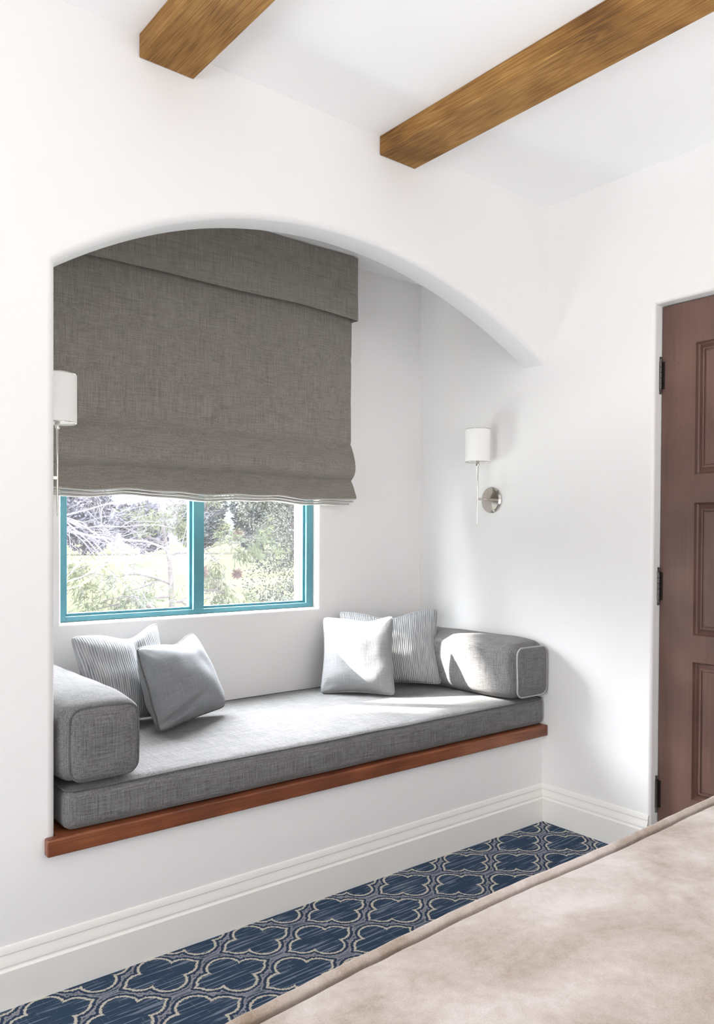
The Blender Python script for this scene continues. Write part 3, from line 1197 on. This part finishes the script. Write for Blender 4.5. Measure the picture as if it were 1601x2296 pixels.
# ------------------------------------------------------------------ outdoors
GZ = -3.2
m = Mat('sunny_lawn', 1.0, spec=0.0)
n1 = m.noise(m.scaled(0.03, 0.12, 1), 1.0, 3.0)
m.color(m.mix(n1.smooth(0.4, 0.6), srgb(31, 32, 24), srgb(35, 35, 28)))
bm = bmesh.new()
quad(bm, (-60, 1.0, GZ), (500, 1.0, GZ), (500, 420, GZ), (-60, 420, GZ))
struct('ground', bm, m.m)

M_BOUNCE = plaster('pale_bounce', srgb(236, 234, 228))  # for an unseen pale slab, added to bounce daylight into the alcove
bm = bmesh.new()
box(bm, (-14, 1.0, GZ), (12, 12.0, GZ + 0.05))
struct('ground_bounce', bm, M_BOUNCE)

M_BARK_PALE = leaf_material('pale_bare_bark', srgb(60, 59, 64), srgb(48, 47, 52), 6)
M_BARK = leaf_material('brown_bark', srgb(37, 35, 36), srgb(43, 40, 39), 6)
M_LEAF_A = leaf_material('mid_green_leaves', srgb(33, 38, 28), srgb(43, 45, 32), 2.0)
M_LEAF_B = leaf_material('grey_green_leaves', srgb(37, 40, 37), srgb(46, 47, 43), 0.9)
M_LEAF_C = leaf_material('far_green_leaves', srgb(33, 38, 39), srgb(45, 46, 37), 0.25)
M_LEAF_D = leaf_material('violet_grey_twigs', srgb(41, 41, 48), srgb(48, 47, 52), 0.3)
M_RUST = leaf_material('rusty_seed_heads', srgb(48, 37, 36), srgb(53, 43, 41), 5)


def leaf(bm, p, d, length, width, rnd):
    side = d.cross(Vector((rnd.uniform(-1, 1), rnd.uniform(-1, 1), rnd.uniform(-1, 1))))
    if side.length < 1e-4: return
    side.normalize()
    a = bm.verts.new(p)
    b = bm.verts.new(p + d * length * 0.5 + side * width)
    c = bm.verts.new(p + d * length)
    e = bm.verts.new(p + d * length * 0.5 - side * width)
    bm.faces.new((a, b, c, e))


def grow(bm, p, d, length, rad, depth, rnd, droop, tips, spread=0.6, kids=(2, 4), sides=5):
    pts, rads = [p.copy()], [rad]
    n = 5
    q, dd = p.copy(), d.normalized()
    for i in range(n):
        dd = (dd + Vector((rnd.gauss(0, .16), rnd.gauss(0, .16), rnd.gauss(0, .16) - droop))).normalized()
        q = q + dd * length / n
        pts.append(q.copy())
        rads.append(rad * (1 - 0.5 * (i + 1) / n))
    tube(bm, pts, rads, sides if depth > 1 else 3, cap=False)
    if depth == 0:
        tips.append((pts[-1], dd))
        tips.append((pts[-3], dd))
        return
    for k in range(rnd.randint(*kids)):
        i = rnd.randint(1, n)
        base = pts[i]
        nd = (dd + Vector((rnd.gauss(0, spread), rnd.gauss(0, spread), rnd.gauss(0, spread)))).normalized()
        grow(bm, base, nd, length * rnd.uniform(0.55, 0.8), rads[i] * 0.64, depth - 1, rnd, droop, tips, spread, kids, sides)


# bare pale tree, its boughs reaching across the left pane
rnd = random.Random(11)
bt_ = tag(empty('bare_tree', (0.15, 6.6, GZ)), 'bare tree with pale tangled branches outside the left window pane', 'tree')
bm = bmesh.new()
tube(bm, [(-0.35, 6.6, GZ), (-0.30, 6.65, -1.5), (-0.30, 6.6, 0.2), (-0.15, 6.6, 1.7), (0.1, 6.7, 3.4)], [0.13, 0.11, 0.09, 0.07, 0.03], 8)
link('trunk', bm, M_BARK_PALE, bt_, smooth=True)
for (p, d, L, r_, kd) in (((-0.22, 6.6, 1.55), (1, 0.1, -0.42), 1.3, 0.030, (4, 6)), ((-0.25, 6.6, 1.30), (1, 0.2, 0.10), 1.35, 0.022, (4, 6)),
                          ((-0.28, 6.6, 0.55), (1, 0.2, 0.22), 1.1, 0.020, (4, 5)), ((-0.18, 6.6, 1.75), (1, 0.3, 0.05), 1.5, 0.022, (4, 6)),
                          ((-0.26, 6.5, 1.0), (1, -0.1, 0.05), 1.3, 0.018, (4, 5)),
                          ((-0.24, 6.6, 1.40), (1, 0.15, -0.12), 1.9, 0.030, (4, 5)), ((-0.20, 6.7, 1.62), (1, 0.2, -0.15), 1.7, 0.026, (4, 5))):
    bm = bmesh.new()
    tips = []
    grow(bm, Vector(p), Vector(d), L, r_ * 0.62, 5, rnd, 0.0, tips, 0.55, (3, 4))
    link('branch', bm, M_BARK_PALE, bt_, smooth=True)


def cloud_tree(name, base, height, crown, n_leaf, leaf_size, mat, bark, label, group, seed, trunk_r=0.15, squash=1.0, blobs=9):
    rnd = random.Random(seed)
    base = Vector(base)
    t = tag(empty(name, base), label, 'tree' if 'tree' in name else 'shrub', group)
    cz = height * (0.62 if 'tree' in name else 0.5)
    bm = bmesh.new()
    tube(bm, [base, base + Vector((0.03 * height, 0, cz * 0.5)), base + Vector((0, 0, cz))], [trunk_r, trunk_r * 0.8, trunk_r * 0.4], 7)
    for k in range(5):
        a = rnd.uniform(0, 2 * PI)
        e = base + Vector((math.cos(a) * crown * 0.6, math.sin(a) * crown * 0.6, cz + rnd.uniform(-0.1, 0.25) * height))
        tube(bm, [base + Vector((0, 0, cz * rnd.uniform(0.35, 0.8))), e], [trunk_r * 0.35, trunk_r * 0.1], 5)
    link('trunk', bm, bark, t, smooth=True)
    bl = []
    for k in range(blobs):
        a, rr_ = rnd.uniform(0, 2 * PI), crown * math.sqrt(rnd.random()) * 0.72
        bl.append((base + Vector((rr_ * math.cos(a), rr_ * math.sin(a), cz + rnd.uniform(-0.42, 0.36) * height * squash)), crown * rnd.uniform(0.3, 0.52)))
    bm = bmesh.new()
    for k in range(n_leaf):
        c, r_ = bl[k % blobs]
        d = Vector((rnd.gauss(0, 1), rnd.gauss(0, 1), rnd.gauss(0, 1))).normalized()
        p = c + d * r_ * rnd.uniform(0.72, 1.0)
        dd = (d + Vector((rnd.gauss(0, .7), rnd.gauss(0, .7), rnd.gauss(0, .7)))).normalized()
        leaf(bm, p, dd, leaf_size * rnd.uniform(0.7, 1.4), leaf_size * 0.35, rnd)
    link('foliage', bm, mat, t)
    return t


# leafy tree behind the centre bar
rnd = random.Random(5)
lt = tag(empty('leafy_tree', (3.0, 8.6, GZ)), 'leafy tree with drooping narrow leaves behind the centre window bar', 'tree')
bm = bmesh.new()
tube(bm, [(2.7, 9.2, GZ), (2.75, 9.1, -1.4), (2.6, 9.0, -0.2), (2.55, 9.0, 0.8), (2.3, 9.0, 2.0)], [0.09, 0.07, 0.05, 0.035, 0.015], 7)
link('trunk', bm, M_BARK, lt, smooth=True)
lb, tips = bmesh.new(), []
for (p, d, L) in (((2.6, 9.0, -0.3), (-0.8, 0, 0.25), 0.9), ((2.55, 9.0, 0.2), (0.9, 0.1, 0.3), 0.9), ((2.55, 9.0, 0.5), (-0.7, 0.1, 0.5), 0.8),
                  ((2.5, 9.0, 0.9), (0.8, 0.2, 0.3), 0.9), ((2.7, 9.0, -0.8), (0.8, 0.0, 0.5), 0.8), ((2.4, 9.0, 1.4), (0.5, 0.2, 0.5), 0.8),
                  ((2.7, 9.0, -0.9), (-0.9, 0.1, 0.5), 1.0), ((2.5, 9.0, 1.1), (-0.5, 0.3, 0.3), 0.7),
                  ((2.6, 9.0, -0.5), (-1, 0, 0.10), 1.3), ((2.55, 9.0, 0.3), (-1, 0.1, 0.0), 1.1), ((2.6, 9.0, -0.9), (-1, 0.0, 0.25), 1.4),
                  ((2.6, 9.0, 0.0), (-1, 0.1, 0.12), 1.0), ((2.6, 9.0, -0.7), (-1, 0.1, 0.45), 1.5)):
    grow(lb, Vector(p), Vector(d), L, 0.022, 3, rnd, 0.03, tips, 0.6, (2, 4), 4)
link('branches', lb, M_BARK, lt, smooth=True)
bm = bmesh.new()
for p, d in tips:
    for k in range(15):
        dd = (d * 0.5 + Vector((rnd.gauss(0, .5), rnd.gauss(0, .5), rnd.gauss(-0.5, .45)))).normalized()
        leaf(bm, p + Vector((rnd.gauss(0, .05), rnd.gauss(0, .05), rnd.gauss(0, .05))), dd, rnd.uniform(0.09, 0.17), 0.012, rnd)
link('foliage', bm, M_LEAF_A, lt)
for c in ((3.72, 9.0, 0.62), (3.10, 9.0, 0.66), (3.75, 9.0, 1.25), (2.2, 9.0, 0.1)):
    bm = bmesh.new()
    for k in range(160):
        d = Vector((rnd.gauss(0, 1), rnd.gauss(0, 1), rnd.gauss(0, 1))).normalized()
        leaf(bm, Vector(c) + d * rnd.uniform(0, 0.02), d, 0.10, 0.010, rnd)
    link('seed_head', bm, M_RUST, lt)

cloud_tree('pale_tree', (13.7, 21.5, GZ), 8.2, 2.6, 34000, 0.085, M_LEAF_B, M_BARK,
           'pale grey-green tree filling the right edge of the right pane', None, 3, 0.2, 1.1, 26)
cloud_tree('shrub', (7.3, 13.4, GZ), 3.0, 1.6, 16000, 0.055, M_LEAF_B, M_BARK,
           'pale shrub low in the right window pane', 'shrubs under the window', 4, 0.06, 0.9, 16)
cloud_tree('shrub', (4.7, 11.6, GZ), 2.7, 1.1, 11000, 0.05, M_LEAF_B, M_BARK,
           'pale shrub low behind the centre window bar', 'shrubs under the window', 6, 0.05, 0.9, 14)
cloud_tree('shrub', (2.2, 10.8, GZ), 2.8, 1.0, 10000, 0.05, M_LEAF_B, M_BARK,
           'pale shrub at the bottom of the left window pane', 'shrubs under the window', 8, 0.05, 0.9, 14)
FAR = [  # x along the view, distance y, height, crown
    ('far_tree', (109, 180, GZ), 17, 6.0, M_LEAF_C, 'distant dark tree on a thin trunk at the end of the lawn, right pane', 21),
    ('far_tree', (125, 176, GZ), 22, 8.0, M_LEAF_C, 'distant tree behind the pale tree at the right edge of the lawn', 22),
    ('far_tree', (92, 178, GZ), 13, 6.0, M_LEAF_C, 'distant low tree seen beside the centre window bar', 23),
    ('far_tree', (62, 178, GZ), 14, 6.5, M_LEAF_D, 'distant violet grey tree farthest left behind the bare branches', 24),
    ('far_tree', (77, 180, GZ), 13, 6.0, M_LEAF_D, 'distant violet grey tree left of the centre bar', 25),
    ('far_tree', (133, 215, GZ), 23, 8.0, M_LEAF_C, 'distant tall green tree behind the dark tree on a thin trunk', 26),
]
for nm, b, h_, cr, mt, lab, sd in FAR:
    cloud_tree(nm, b, h_, cr, 7000, 0.95, mt, M_BARK, lab, 'distant trees across the lawn', sd, 0.6, 0.95, 20)
# tree standing left of the window, out of the photo: its crown shades the left half of the bench
rnd = random.Random(2)
shade_tree = tag(empty('broad_tree', (-7.6, 7.6, GZ)), 'broad tree left of the house that dapples the sunlight on the bench', 'tree')
bm = bmesh.new()
tube(bm, [(-7.6, 7.6, GZ), (-7.5, 7.6, 2.0), (-7.3, 7.4, 5.0)], [0.25, 0.2, 0.1], 8)
link('trunk', bm, M_BARK, shade_tree, smooth=True)
SD = -SUN_DIR.normalized()
side = SD.cross(Vector((0, 0, 1))).normalized()
upv = side.cross(SD).normalized()
bm = bmesh.new()
for k in range(26000):
    # leaf positions sampled over the patch of crown between the sun and the window
    if k < 21000:
        wx, wz = rnd.uniform(-2.6, -0.55), rnd.uniform(0.6, 1.9)
        sz = 0.085
    else:
        wx, wz = rnd.uniform(-4.6, -1.7), rnd.uniform(-0.6, 3.4)
        sz = 0.16
    edge = -1.47 + 0.05 * fnoise(wz * 7, 1.1) + 0.03 * fnoise(wz * 23, 4.0)
    low = 1.215 + 0.02 * fnoise(wx * 11, 2.0)  # leaves above this are added to keep sun off the right wall
    if not (wx < edge or (wz > low and wx < -0.97) or wz > 1.335 + 0.01 * fnoise(wx * 20, 5.0)): continue
    c = Vector((wx, 0.82, wz)) + SD * rnd.uniform(6.2, 7.6)
    leaf(bm, c, Vector((rnd.gauss(0, 1), rnd.gauss(0, 1), rnd.gauss(0, 1))).normalized(), sz, sz * 0.32, rnd)
link('foliage', bm, M_LEAF_A, shade_tree)
